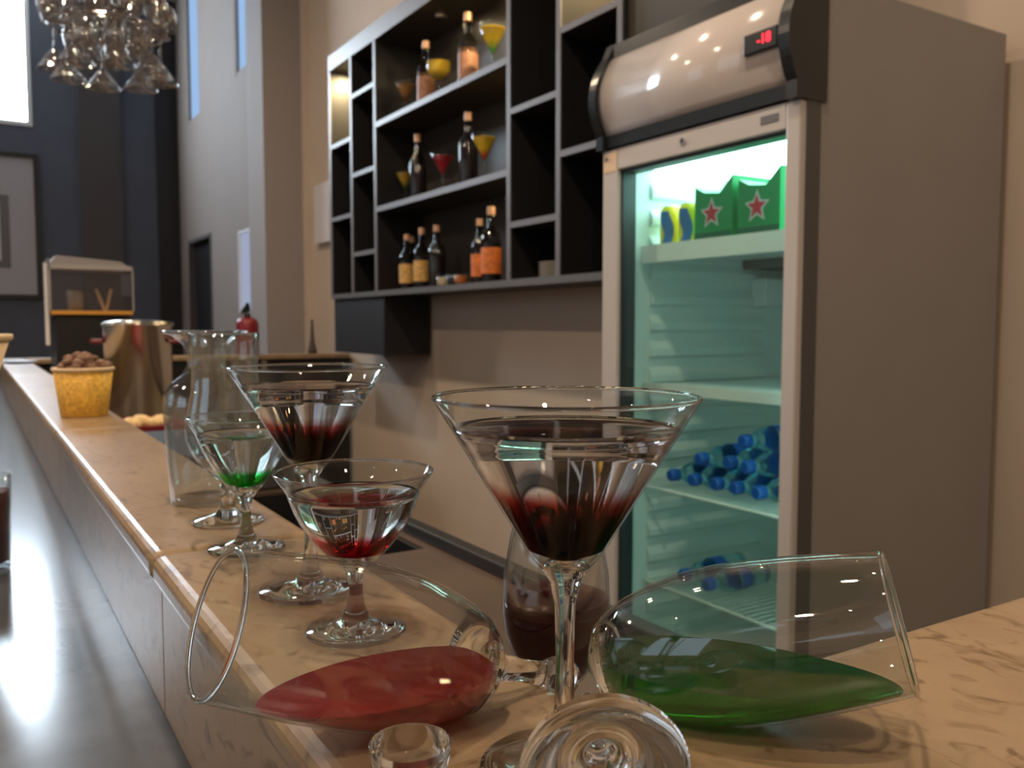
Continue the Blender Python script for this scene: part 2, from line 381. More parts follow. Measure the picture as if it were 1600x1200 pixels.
# ------------------------------------------------------------------ fridge
FX, FD0, FY0, FY1, FZ = 1.485, 1.424, 1.207, 1.849, 1.97
fr = thing('display_fridge', 'tall grey glass door drinks fridge with white curved header', 'fridge', (0, 0, 0))
bm = bmesh.new()
T = .045
add_box(bm, FX, FY0, .08, 2.15, FY0 + T, FZ); add_box(bm, FX, FY1 - T, .08, 2.15, FY1, FZ)
add_box(bm, 2.105, FY0 + T, .08, 2.15, FY1 - T, FZ); add_box(bm, FX, FY0 + T, .08, 2.105, FY1 - T, .26); add_box(bm, FX, FY0 + T, 1.70, 2.105, FY1 - T, FZ)
obj('cabinet', bm, 'fside', fr)
for x in (1.52, 2.10):
    for y in (FY0 + .05, FY1 - .05): tube('foot', (x, y, 0), (x, y, .08), .02, 'fblack', fr)
bm = bmesh.new()
e = .003
ya, yb = FY0 + T, FY1 - T
add_box(bm, FX + .01, yb - e, .26, 2.105 - e, yb, 1.70); add_box(bm, FX + .01, ya, .26, 2.105 - e, ya + e, 1.70); add_box(bm, 2.105 - e, ya, .26, 2.105, yb, 1.70)
add_box(bm, FX + .01, ya + e, .26, 2.105 - e, yb - e, .26 + e); add_box(bm, FX + .01, ya + e, 1.70 - e, 2.105 - e, yb - e, 1.70)
liner = obj('liner', bm, 'fint', fr)
rib0 = None
for k in range(19):
    z = .34 + k * .07
    if rib0 is None:
        rib0 = prism('rib', [(yb - e, 0), (yb - e - .012, .008), (yb - e - .012, .026), (yb - e, .048)], 'X', FX + .06, 1.98, 'fint', liner)
        rib0.location.z = z
    else:
        o = rib0.copy(); C.objects.link(o); o.parent = liner; o.location.z = z
# door
door = box('door_frame', FD0, FY0, .12, FX - .004, FY0 + .036, 1.722, 'fdoor', fr, bevel=.004)
box('door_frame', FD0, FY1 - .062, .12, FX - .004, FY1, 1.722, 'fdoor', fr, bevel=.004)
box('door_frame', FD0, FY0 + .036, 1.668, FX - .004, FY1 - .062, 1.722, 'fdoor', fr, bevel=.003)
box('door_frame', FD0, FY0 + .036, .12, FX - .004, FY1 - .062, .20, 'fdoor', fr, bevel=.003)
gy0, gy1, gz0, gz1 = FY0 + .036, FY1 - .062, .20, 1.668
bm = bmesh.new()
for a in ((gy0, gy0 + .006, gz0, gz1), (gy1 - .008, gy1, gz0, gz1), (gy0, gy1, gz1 - .008, gz1), (gy0, gy1, gz0, gz0 + .008)):
    add_box(bm, FD0 + .012, a[0], a[2], FX - .006, a[1], a[3])
obj('gasket', bm, 'gasket', fr)
box('door_glass', FD0 + .016, gy0 + .004, gz0 + .004, FD0 + .021, gy1 - .004, gz1 - .004, 'pane', fr)
box('door_edge_strip', FD0 + .018, FY0 - .003, .12, FX - .002, FY0 - .0005, 1.722, 'fdark', fr)
l = tube('lock', (FD0 - .004, 1.545, 1.697), (FD0 + .004, 1.545, 1.697), .009, 'chrome', fr, 16)
tube('keyhole', (FD0 - .0055, 1.545, 1.697), (FD0 - .003, 1.545, 1.697), .004, 'fblack', l, 10)
box('sticker', FD0 - .0012, 1.262, 1.688, FD0 - .0002, 1.31, 1.705, 'edge', fr)
box('sticker', FD0 - .0012, 1.79, 1.665, FD0 - .0002, 1.845, 1.715, 'cream', fr)
tube('screw', (FD0 - .003, 1.832, 1.70), (FD0, 1.832, 1.70), .005, 'fdark', fr, 10)
# header: lower black band, white curved front, black end caps and top trim
def arc(n=14):
    pts = []
    for k in range(n + 1):
        a = k / n
        z = 1.757 + a * .203
        x = 1.475 - .072 * math.sin(PI * (0.16 + 0.66 * a)) - .022 * (1 - a)
        pts.append((x, z))
    return pts
A = arc()
head = prism('header_panel', A + [(1.50, 1.96), (1.50, 1.757)], 'Y', FY0 + .022, FY1 - .022, 'fwhite', fr)
for p in head.data.polygons: p.use_smooth = abs(p.normal.y) < .5 and p.center.x < 1.49
prism('header_band', [(1.418, 1.726), (1.418, 1.756), (1.50, 1.7565), (1.50, 1.7225)], 'Y', FY0 + .022, FY1 - .022, 'fblack', fr)
prism('top_trim', [(A[-1][0] - .004, 1.955), (A[-1][0] + .002, 1.992), (1.52, 2.0), (1.52, 1.961)], 'Y', FY0 + .022, FY1 - .022, 'fblack', fr)
cap = [(1.405, 1.722)] + [(x - .012, z) for x, z in A] + [(A[-1][0] + .004, 1.995), (1.497, 2.002), (1.497, 1.722)]
prism('end_cap', cap, 'Y', FY0 - .006, FY0 + .022, 'fblack', fr)
prism('end_cap', cap, 'Y', FY1 - .022, FY1 + .006, 'fblack', fr)
# temperature display on the header, follows the panel slope
dx = A[6][0]
disp = box('display', dx - .008, 1.235, 1.826, dx + .02, 1.325, 1.868, 'fblack', fr, bevel=.003)
def text(name, body, loc, rot, size, mat, parent, ext=.0004):
    cu = bpy.data.curves.new(name, 'FONT'); cu.body = body; cu.size = size; cu.align_x = 'CENTER'; cu.align_y = 'CENTER'; cu.extrude = ext
    o = bpy.data.objects.new(name, cu); C.objects.link(o); bpy.context.view_layer.update()
    me = bpy.data.meshes.new_from_object(o.evaluated_get(bpy.context.evaluated_depsgraph_get()))
    bpy.data.objects.remove(o); me.materials.clear(); me.materials.append(M[mat])
    o = bpy.data.objects.new(name, me); C.objects.link(o); o.location = loc; o.rotation_euler = rot; o.parent = parent
    return o
text('digits', '-18', (dx - .0092, 1.268, 1.848), (PI / 2, 0, -PI / 2), .028, 'led', disp)
# shelves inside
tray = box('shelf_tray', 1.515, ya + .012, 1.455, 2.08, yb - .012, 1.472, 'fint', fr)
box('price_rail', 1.508, ya + .012, 1.432, 1.515, yb - .012, 1.478, 'wire', tray)
def wire_shelf(z):
    bm = bmesh.new()
    for y in (ya + .012, yb - .012): add_tube(bm, (1.53, y, z), (2.08, y, z), .004, 6)
    for x in (1.53, 1.80, 2.08): add_tube(bm, (x, ya + .012, z), (x, yb - .012, z), .004, 6)
    for k in range(25):
        y = ya + .02 + (yb - ya - .04) * k / 24
        add_tube(bm, (1.53, y, z + .004), (2.08, y, z + .004), .0017, 5)
    return obj('wire_shelf', bm, 'wire', fr)
for z in (1.108, .838, .58): wire_shelf(z)
box('shelf_lip', 1.522, ya + .012, 1.092, 1.528, yb - .012, 1.118, 'wire', fr)
box('control_box', 1.93, yb - .06, 1.325, 2.06, yb - e, 1.405, 'white', fr, bevel=.004)
box('light_panel', 1.53, ya + .03, 1.672, 1.98, yb - .03, 1.694, 'tube', fr, bevel=.004)
tube('hidden_fill_tube', (1.512, ya + .016, .40), (1.512, ya + .016, 1.64), .008, 'filltube', fr, 12)  # added tube, hidden behind the right stile to light the opposite liner wall
# drinks in the fridge
def star_pts(r1, r2, cy, cz):
    return [(cy + (r1 if k % 2 == 0 else r2) * math.sin(k * PI / 5), cz + (r1 if k % 2 == 0 else r2) * math.cos(k * PI / 5)) for k in range(10)]
def carton(yc, label):
    t = thing('beer_carton', label, 'carton', (1.525, yc, 1.472), 0, 'green beer cartons in the fridge')
    hw = .062
    pts = [(-hw, 0), (hw, 0), (hw, .135), (.03, .118), (-.02, .112), (-hw, .150)]
    prism('box_body', pts, 'X', 0, .19, 'green', t)
    box('base_band', -.0006, -hw, 0.0, -.0001, hw, .022, 'greend', t)
    s1 = prism('white_star', star_pts(.039, .018, .004, .066), 'X', -.0012, -.0002, 'white', t)
    prism('red_star', star_pts(.028, .012, .004, .066), 'X', -.0022, -.0013, 'red', s1)
    return t
carton(1.548, 'green beer carton with a whole red star, nearer the fridge hinge wall')
carton(1.405, 'green beer carton partly hidden by the right door stile')
for k, (y, lab) in enumerate([(1.742, 'yellow and blue can at the left end of the fridge tray'), (1.672, 'yellow and blue can next to the green beer carton')]):
    t = thing('drink_can', lab, 'can', (1.565, y, 1.472), 0.5, 'yellow cans in the fridge')
    lathe('can_body', [(0, 0), (.022, 0), (.027, .006), (.027, .092), (.021, .104), (0, .104)], 'yellow', t, 24, auto=True)
    bm = bmesh.new()
    for j in range(8):
        pass
    vs = []
    for j in range(9):
        z = .008 + j * .0105; a0 = PI * .80 + .35 * math.sin(j * .7); a1 = PI * 1.12 + .3 * math.sin(j * .5)
        vs.append([bm.verts.new((.0274 * math.cos(a0 + (a1 - a0) * q / 5), .0274 * math.sin(a0 + (a1 - a0) * q / 5), z)) for q in range(6)])
    for p, q in zip(vs, vs[1:]):
        for j in range(5): bm.faces.new((p[j], p[j + 1], q[j + 1], q[j]))
    obj('printed_swirl', bm, 'canblue', t, smooth=True)
    lathe('lid', [(0, .1045), (.02, .1045), (.02, .107), (.018, .106), (0, .106)], 'chrome', t, 20)
wb = thing('water_bottle', 'x', 'water bottle', (0, 0, 0), 0, 'water bottles in the fridge')
lathe('bottle_body', [(0, .0), (.028, .0), (.0315, .006), (.0315, .05), (.029, .058), (.0315, .066), (.0315, .13), (.026, .155), (.014, .178), (.0125, .195), (0, .195)], 'waterpet', wb, 24)
lathe('cap', [(0, .194), (.0165, .194), (.0165, .214), (.013, .219), (0, .219)], 'blue', wb, 20, auto=True)
lathe('label_band', [(.0319, .075), (.0319, .115)], 'blue', wb, 24)
zb = .845
spots = [(1.70, zb + .033, 0), (1.628, zb + .033, 1), (1.552, zb + .033, 2), (1.478, zb + .033, 3), (1.405, zb + .033, 4), (1.59, zb + .09, 5), (1.515, zb + .09, 6), (1.44, zb + .09, 7), (1.475, zb + .148, 8), (1.665, .587 + .034, 9), (1.58, .587 + .034, 10)]
names = ['leftmost blue capped water bottle on the middle wire shelf', 'second blue capped water bottle from the left in the bottom row of the stack',
 'middle blue capped water bottle in the bottom row of the stack', 'fourth blue capped water bottle from the left in the bottom row of the stack', 'rightmost blue capped water bottle in the bottom row of the stack',
 'left blue capped water bottle in the upper row of the stack', 'centre blue capped water bottle in the upper row of the stack', 'right blue capped water bottle in the upper row of the stack',
 'topmost blue capped water bottle of the stack', 'left blue capped water bottle lying alone on the lowest wire shelf', 'right blue capped water bottle on the lowest wire shelf']
for (y, z, k) in spots:
    rot = (0, -PI / 2, random.uniform(-.06, .06)); loc = (1.765 + random.uniform(-.01, .01), y, z)
    if k == 0: wb.location = loc; wb.rotation_euler = rot; wb['label'] = names[0]
    else: dup(wb, names[k], loc, rot)

# ------------------------------------------------------------------ wall shelf unit
SX, SB = 1.90, 2.185
sh = thing('wall_shelf', 'large black wall shelf with grey edges and unequal cells', 'shelf')
def hboard(y0, y1, z, th=.022, mat='shelfin', ed='edge'):
    b = box('shelf_board', SX, y0, z - th / 2, SB, y1, z + th / 2, mat, sh)
    box('edge_band', SX - .006, y0, z - th / 2 - .001, SX - .0003, y1, z + th / 2 + .001, ed, b)
def vboard(y, z0, z1, th=.026):
    b = box('divider', SX, y - th / 2, z0, SB, y + th / 2, z1, 'black', sh)
    box('edge_band', SX - .007, y - th / 2 - .001, z0, SX - .0003, y + th / 2 + .001, z1, 'edge', b)
ZB, ZTOP = 1.455, 2.80
D = [5.165, 4.82, 4.475, 3.09, 2.734, 2.372, 1.55]
for y in D: vboard(y, ZB, ZTOP)
hboard(1.55, 5.178, ZB - .012, .026, 'black', 'edged')
b = box('top_board', SX, 1.55, ZTOP, SB, 5.178, ZTOP + .085, 'shelfin', sh); box('edge_band', SX - .008, 1.55, ZTOP - .002, SX - .0003, 5.178, ZTOP + .088, 'edge', b)
h = .013
for z in (2.343, 1.908): hboard(D[1] + h, D[0] - h, z)
for z in (2.571, 2.126, 1.676): hboard(D[2] + h, D[1] - h, z)
for z in (2.348, 1.896): hboard(D[3] + h, D[2] - h, z, .026)
for z in (2.136, 1.679): hboard(D[4] + h, D[3] - h, z)
for z in (2.358, 1.908): hboard(D[5] + h, D[4] - h, z)
for (a, b_, z0, z1) in ((1, 0, ZB, 2.332), (2, 1, ZB, ZTOP), (3, 2, ZB, ZTOP), (4, 3, ZB, ZTOP), (5, 4, ZB, 2.347), (6, 5, ZB, ZTOP)):
    box('back_panel', SB - .012, D[a] + h, z0, SB, D[b_] - h, z1, 'shelfin' if a == 3 else 'black', sh)
box('front_panel', SX + .02, D[6] + h, ZB, SX + .04, D[5] - h, ZTOP, 'shelfin', sh)
box('under_cabinet', SX + .01, 4.41, 1.105, SB, 5.17, ZB - .026, 'black', sh)
for (y, p, zz) in ((3.22, 12, ZTOP), (3.95, .5, ZTOP), (4.99, 15, ZTOP), (2.55, 13, ZTOP), (3.25, 1.6, 2.334), (3.25, .9, 1.882)):
    r = lathe('puck_light', [(0, -.012), (.03, -.012), (.034, 0), (0, 0)], 'chrome', sh, 20); r.location = (2.03, y, zz)
    disk_light('puck_lamp', (2.03, y, zz - .014), p, .05, (1.0, .76, .40))

# items on the shelf
def bottle(label, loc, H, R, glass_m, lab=None, liquid=None, capm='cuprim', grp='bottles on the wall shelf'):
    t = thing('spirit_bottle', label, 'bottle', loc, random.uniform(0, 6), grp)
    lathe('bottle_glass', [(0, 0), (R * .95, 0), (R, .006), (R, H * .56), (R * .86, H * .64), (R * .42, H * .72), (R * .36, H * .80), (R * .36, H * .90), (0, H * .90)], glass_m, t, 24)
    if liquid: lathe('liquid', [(0, .006), (R * .92, .006), (R * .92, H * .52), (0, H * .52)], liquid, t, 20, auto=True)
    if lab: lathe('label', [(R * 1.012, H * .12), (R * 1.012, H * .46)], lab, t, 24)
    lathe('cap', [(0, H * .895), (R * .40, H * .895), (R * .40, H), (0, H)], capm, t, 16, auto=True)
    return t
M['amber'] = pbr('amber_spirit', (0.42, 0.20, 0.10), .15, trans=.3)
M['darkspirit'] = pbr('dark_spirit', (0.03, 0.025, 0.04), .12)
M['brownlabel'] = pbr('brown_label', (0.30, 0.14, 0.08), .5, noise=.3, scale=90)
M['redlabel'] = pbr('red_label', (0.35, 0.02, 0.04), .5, noise=.2, scale=60)
M['yellowlabel'] = pbr('yellow_label', (0.60, 0.36, 0.10), .5, noise=.4, scale=70)
M['orangelabel'] = pbr('orange_label', (0.62, 0.17, 0.03), .5, noise=.3, scale=60)
M['copper'] = pbr('copper_cap', (0.60, 0.36, 0.22), .35, metal=.4)
s1, s2, s3 = 2.361, 1.909, 1.456
bottle('clear bottle of amber spirit, left of the two on the top shelf', (2.0, 4.06, s1), .335, .045, 'bottleglass', 'brownlabel', 'amber', 'copper')
bottle('tall pinkish amber bottle with bright highlight, right of the two on the top shelf', (2.0, 3.62, s1), .345, .047, 'bottleglass', 'brownlabel', 'amber', 'copper')
bottle('clear bottle with dark contents beside the yellow drink on the middle shelf', (2.0, 4.16, s2), .345, .046, 'bottleglass', None, 'darkspirit', 'copper')
bottle('clear bottle with dark contents between the red and the orange drink', (2.0, 3.62, s2), .345, .046, 'bottleglass', None, 'darkspirit', 'copper')
bottle('dark bottle half hidden by the divider right of the orange drink', (2.03, 3.22, s2), .37, .046, 'bottleglass', None, 'darkspirit', 'copper')
bottle('dark red labelled bottle leftmost on the bottom shelf', (2.04, 4.33, s3), .29, .043, 'bottleglass', 'redlabel', 'darkspirit', 'copper')
bottle('yellow labelled bottle second from the left on the bottom shelf', (1.97, 4.235, s3), .29, .043, 'bottleglass', 'yellowlabel', 'darkspirit', 'copper')
bottle('orange labelled dark bottle third from the left on the bottom shelf', (1.98, 4.08, s3), .31, .043, 'bottleglass', 'yellowlabel', 'darkspirit', 'copper')
bottle('unlabelled dark bottle fourth from the left on the bottom shelf', (1.99, 3.93, s3), .31, .045, 'bottleglass', None, 'darkspirit', 'copper')
bottle('orange labelled bottle beside the low amber glasses', (2.0, 3.515, s3), .30, .040, 'bottleglass', 'orangelabel', 'darkspirit', 'copper')
bottle('orange and clear bottle near the divider on the bottom shelf', (1.97, 3.36, s3), .335, .045, 'bottleglass', 'orangelabel', 'darkspirit', 'copper')
bottle('red labelled bottle touching the divider on the bottom shelf', (2.06, 3.25, s3), .335, .045, 'bottleglass', 'redlabel', 'darkspirit', 'copper')
bottle('brown labelled bottle alone in the narrow cell beside the fridge', (2.0, 2.80, 1.691), .34, .045, 'bottleglass', 'yellowlabel', 'darkspirit', 'copper')
def cocktail(label, loc, H, R, c_top, c_bot, emis_=False, coupe=False):
    t = thing('cocktail_glass', label, 'cocktail glass', loc, 0, 'filled cocktail glasses on the wall shelf')
    hb = H * .46
    if coupe: pr = [(R * .12, hb), (R * .62, hb + H * .08), (R * .92, hb + H * .24), (R, H)]
    else: pr = [(R * .1, hb), (R * .55, hb + (H - hb) * .5), (R, H)]
    outer = [(0, 0), (R * .62, 0), (R * .6, .004), (.006, .012), (.0045, hb * .7), (.005, hb * .96)] + pr
    inner = [(r - .0015, z + .001) for r, z in pr[::-1]] + [(0, hb + .004)]
    lathe('glass', outer + inner, 'thin', t, 32)
    m = bpy.data.materials.get('drink_' + label) 
    m, N, L = nt('drink')
    b = N['Principled BSDF']; b.inputs['Roughness'].default_value = .2
    tc = N.new('ShaderNodeTexCoord'); s = N.new('ShaderNodeSeparateXYZ'); r = N.new('ShaderNodeValToRGB'); mp = N.new('ShaderNodeMapRange')
    mp.inputs['From Min'].default_value = hb; mp.inputs['From Max'].default_value = H
    L.new(tc.outputs['Object'], s.inputs[0]); L.new(s.outputs['Z'], mp.inputs['Value']); L.new(mp.outputs[0], r.inputs[0]); L.new(r.outputs[0], b.inputs['Base Color'])
    r.color_ramp.elements[0].position = .15; r.color_ramp.elements[1].position = .48
    r.color_ramp.elements[0].color = (*c_bot, 1); r.color_ramp.elements[1].color = (*c_top, 1)
    b.inputs['Subsurface Weight'].default_value = .0
    f = .86
    liq = [(0, hb + .006)] + [(max(.002, (r0 - .003)), z + .004) for r0, z in pr[:-1]]
    rl, zl = pr[-2]; rr = rl + (R - rl) * ((H * .93 - zl) / (H - zl))
    liq += [(rr - .003, H * .93), (0, H * .93)]
    lathe('drink', liq, m, t, 28, auto=True)
    return t
Yl, Or, Rd, Gn = (.95, .62, .02), (.80, .26, .03), (.55, .01, .03), (.05, .35, .03)
cocktail('brownish orange cocktail at the left end of the top shelf', (2.0, 4.31, s1), .19, .06, (.42, .19, .05), (.25, .06, .02))
cocktail('yellow coupe cocktail between the two bottles on the top shelf', (1.97, 3.86, s1), .19, .062, (.85, .56, .04), (.5, .3, .03), coupe=True)
cocktail('yellow cocktail with green bottom at the right end of the top shelf', (2.0, 3.395, s1), .225, .07, Yl, Gn)
cocktail('dim yellow cocktail with green bottom at the left end of the middle shelf', (2.02, 4.36, s2), .19, .06, (.60, .36, .03), (.05, .15, .02))
cocktail('dark red martini cocktail in the middle of the middle shelf', (2.0, 3.88, s2), .20, .062, (.45, .01, .03), (.40, .01, .02))
cocktail('yellow to red layered cocktail on the middle shelf', (1.97, 3.42, s2), .205, .063, Yl, (.70, .05, .01))
def low_glass(label, loc, m, H=.055, R=.034):
    t = thing('low_glass', label, 'glass', loc, 0, 'low glasses on the bottom shelf')
    lathe('glass', [(0, 0), (R * .8, 0), (R, H * .3), (R, H), (R - .002, H), (R - .002, H * .3), (R * .75, .006), (0, .006)], 'thin', t, 24)
    lathe('drink', [(0, .008), (R * .74, .008), (R - .004, H * .32), (R - .004, H * .8), (0, H * .8)], m, t, 20, auto=True)
low_glass('pale orange low glass beside the dark bottle on the bottom shelf', (1.96, 3.80, s3), 'cuprim')
low_glass('dark low glass between the two orange ones on the bottom shelf', (1.96, 3.70, s3), 'darkspirit')
low_glass('orange low glass beside the orange labelled bottle', (1.95, 3.605, s3), 'orangelabel')
for k in range(6):
    tag(lathe('small_plate', [(0, .004), (.055, .004), (.085, .012), (.085, .015), (.053, .007), (0, .007)], pbr('plate_grey', (.30, .28, .24), .4) if k == 0 else bpy.data.materials['plate_grey'], None, 32), ['bottom', 'second', 'third', 'fourth', 'fifth', 'topmost'][k] + ' grey plate of the stack in the narrow shelf cell', 'plate', 'stacked plates').location = (2.02, 2.90, s3 + k * .0105 - .003)
def tumbler(label, loc, H=.085, R=.033, m='thin', grp=None, name='tumbler'):
    return tag(lathe(name, [(0, 0), (R * .8, 0), (R, H), (R - .0018, H), (R * .8 - .0018, .008), (0, .008)], m, None, 28), label, 'glass', grp)
tumbler('clear glass in the middle cell at the left end of the wall shelf', 0).location = (2.0, 5.02, 1.92)
tumbler('clear glass in the low cell of the second shelf column', 0).location = (1.98, 4.62, 1.688)

# ------------------------------------------------------------------ foreground glasses
def martini(name, label, loc, H, R, hb, foot, liquid, fill, wall=.0013, stem=.0042, grp='cocktail glasses on the marble ledge', coupe=.0):
    """real-thickness stemmed cone glass + layered drink; hb = height where the bowl starts, fill = liquid surface height"""
    t = thing(name, label, 'cocktail glass', loc, 0, grp)
    n = 10
    cone = []
    r0 = .011
    for k in range(n + 1):
        a = k / n
        rr = r0 + (R - r0) * a + coupe * math.sin(PI * min(1, a * 1.25)) * R
        zz = hb + (H - hb) * a
        if k == 0: zz = hb + .002
        cone.append((rr, zz))
    sm = stem
    lathe('stem', [(0, .0012), (foot * .7, .0006), (foot * .985, 0), (foot, .0012), (foot * .97, .0028), (foot * .6, .0045), (foot * .3, .008), (sm * 1.5, .016), (sm, .03), (sm * .92, hb * .55), (sm * 1.05, hb - .014), (sm * 1.6, hb - .004), (cone[0][0] - .0004, cone[0][1] - .0002), (r0 * .7, hb + .0040), (r0 * .35, hb + .0034), (0, hb + .0030)], 'clear', t, 56)
    rim = [(R - wall * .2, H + .0006), (R - wall, H)]
    inner = [(r - wall * 1.15, z + .0002) for r, z in cone[::-1][1:-1]] + [(cone[0][0] - wall * 1.15, cone[0][1] + .0006)]
    gl = lathe('bowl', cone + rim + inner, 'bowl2', t, 72, closed=True)
    lathe('rim', [(R - wall * .5 + .0009 * math.cos(a * PI / 4), H + .0003 + .0009 * math.sin(a * PI / 4)) for a in range(8)], 'clear', t, 72, closed=True)
    if liquid:
        def rin(z):
            for (ra, za), (rb, zb) in zip(cone, cone[1:]):
                if za <= z <= zb: return ra + (rb - ra) * (z - za) / (zb - za) - wall * .6
            return cone[0][0] - wall * .6
        zs = [hb + .0055 + (fill - hb - .0055) * k / 14 for k in range(15)]
        prof = [(0, zs[0]), (r0 * .6, zs[0] + .0003)] + [(rin(z) if z > hb + .008 else min(rin(z), r0 * .9), z + .0004) for z in zs[1:]]
        prof += [(rin(fill) - .0012, fill - .0003), (rin(fill) * .6, fill - .0008), (0, fill - .0008)]
        lathe('drink', prof, liquid, t, 72)
    return t
W1 = (1, 1, 1)
hb1 = .087
purple = layered('purple_layered_drink', [(hb1, (.0, .0, .0)), (hb1 + .020, (.010, .001, .002)), (hb1 + .027, (.10, .008, .010)), (hb1 + .034, (.50, .12, .10)), (hb1 + .041, (.985, .97, .97))])
pinkl = layered('red_layered_drink', [(.045, (.50, .006, .02)), (.0585, (.55, .01, .03)), (.0625, (.75, .14, .16)), (.067, (.98, .94, .93)), (.075, W1)])
greenl = layered('green_layered_drink', [(.048, (.02, .60, .10)), (.062, (.0, .62, .10)), (.067, (.10, .68, .22)), (.071, (.96, .99, .97)), (.08, W1)])
martini('martini_glass', 'large martini glass of dark purple layered drink at the marble corner', (.2088, .295, LT), .160, .0555, hb1, .037, purple, .1475)
martini('martini_glass', 'large martini glass of dark layered drink behind the small red one', (.2013, .60, LT), .160, .0555, hb1, .037, purple, .1475)
martini('small_martini_glass', 'small martini glass with red layer at the bottom', (.197, .503, LT), .100, .0485, .042, .031, pinkl, .0865, stem=.0038, coupe=.10)
martini('small_martini_glass', 'small martini glass with bright green layer at the bottom', (.193, .742, LT), .113, .047, .048, .032, greenl, .099, stem=.0038, coupe=.06)

# hurricane style empty glass
t = thing('hurricane_glass', 'empty clear hurricane glass with short stem behind the green martini', 'glass', (.205, .854, LT))
oz = [(0, .0012), (.030, 0), (.0335, .0015), (.031, .004), (.012, .009), (.0075, .016), (.0065, .030), (.0085, .042), (.018, .050), (.030, .064), (.0370, .082), (.0378, .096), (.035, .112), (.0315, .128), (.0305, .145), (.0315, .168), (.0325, .1815)]
lathe('stem', oz[:9] + [(.0165, .0505), (.006, .048), (0, .047)], 'clear', t, 56)
lathe('bowl', oz[8:] + [(.0318, .1822)] + [(r - .0016, z) for r, z in oz[::-1][:8]] + [(.0165, .0515)], 'thin2', t, 64, closed=True)
lathe('rim', [(.0317 + .0009 * math.cos(a * PI / 4), .1818 + .0009 * math.sin(a * PI / 4)) for a in range(8)], 'clear', t, 64, closed=True)
# carafe with flared lip
t = thing('carafe', 'clear glass carafe with flared lip standing furthest back among the glasses', 'carafe', (.212, .965, LT))
oc = [(0, .0), (.036, .0), (.0385, .003), (.040, .03), (.043, .08), (.0448, .103), (.0435, .117), (.036, .129), (.024, .138), (.0195, .147), (.019, .160), (.023, .170), (.034, .1785), (.044, .1825)]
lathe('glass', oc + [(.0445, .1835), (.0435, .1845)] + [(r - .0018, z + .0012) for r, z in oc[::-1][1:-2]] + [(.034, .006), (0, .006)], 'thin2', t, 64)

# lying tulip glasses ------------------------------------------------
BOWL = [(0.0, 0.0), (.012, .0006), (.0185, .004), (.0245, .011), (.0295, .021), (.034, .035), (.0372, .052), (.0380, .066), (.0375, .082), (.036, .100), (.034, .118), (.0318, .1345)]
def lying(label, base, rim, level, liquid, stem_len, knob, name='tulip_glass'):
    base, rim = Vector(base), Vector(rim)
    d = (rim - base).normalized()
    q = d.to_track_quat('Z', 'Y').to_matrix().to_4x4(); q.translation = base
    t = thing(name, label, 'wine glass', (base.x, base.y, LT), 0, 'lying tulip glasses')
    off = Matrix.Translation(-Vector((base.x, base.y, LT)))
    wl = .0014
    ks = (rim - base).length / .1345
    outer = [(r, z * ks) for r, z in BOWL[1:]]
    if stem_len: pre = [(0, -stem_len - knob[1]), (knob[0] * .8, -stem_len - knob[1]), (knob[0], -stem_len - knob[1] * .7), (knob[0] * .85, -stem_len - knob[1] * .2), (.0062, -stem_len + .004), (.0058, -stem_len * .5), (.0075, -.006), (.0105, -.001)]
    else: pre = [(0, -.003), (.006, -.0025)]
    inner = [(r - wl, z) for r, z in outer[::-1][:-2]]
    bm = bmesh.new(); add_lathe(bm, outer[2:] + [(.0316, .1353 * ks), (.0309, .1351 * ks)] + inner, 72, closed=True, mat=off @ q)
    obj('bowl', bm, 'bowlglass', t, smooth=True)
    bm = bmesh.new(); add_lathe(bm, [(.0311 + .0013 * math.cos(a * PI / 4), .1352 * ks + .0013 * math.sin(a * PI / 4)) for a in range(8)], 72, closed=True, mat=off @ q)
    obj('rim', bm, 'clear', t, smooth=True)
    bm = bmesh.new(); add_lathe(bm, pre + outer[:3] + [(.0235, .0112), (.0170, .0062), (.010, .0042), (0, .0036)], 56, mat=off @ q)
    obj('stem' if stem_len else 'bowl_base', bm, 'clear', t, smooth=True)
    bm = bmesh.new()
    lp = [(0, .0042), (.0100, .0048), (.0165, .0068), (.0230, .0118)] + [(r - wl * 1.1, z) for r, z in outer[3:]] + [(0, .1345 * ks)]
    add_lathe(bm, lp, 72, mat=off @ q)
    geom = list(bm.verts) + list(bm.edges) + list(bm.faces)
    r = bmesh.ops.bisect_plane(bm, geom=geom, plane_co=(0, 0, level - LT), plane_no=(0, 0, 1), clear_outer=True)
    es = [e for e in r['geom_cut'] if isinstance(e, bmesh.types.BMEdge)]
    bmesh.ops.holes_fill(bm, edges=[e for e in bm.edges if e.is_boundary], sides=0)
    o = obj('drink', bm, liquid, t, smooth=True)
    for p in o.data.polygons:
        if p.normal.z > .99 and len(p.vertices) > 8: p.use_smooth = False
    e = o.modifiers.new('split', 'EDGE_SPLIT'); e.split_angle = math.radians(35)
    return t
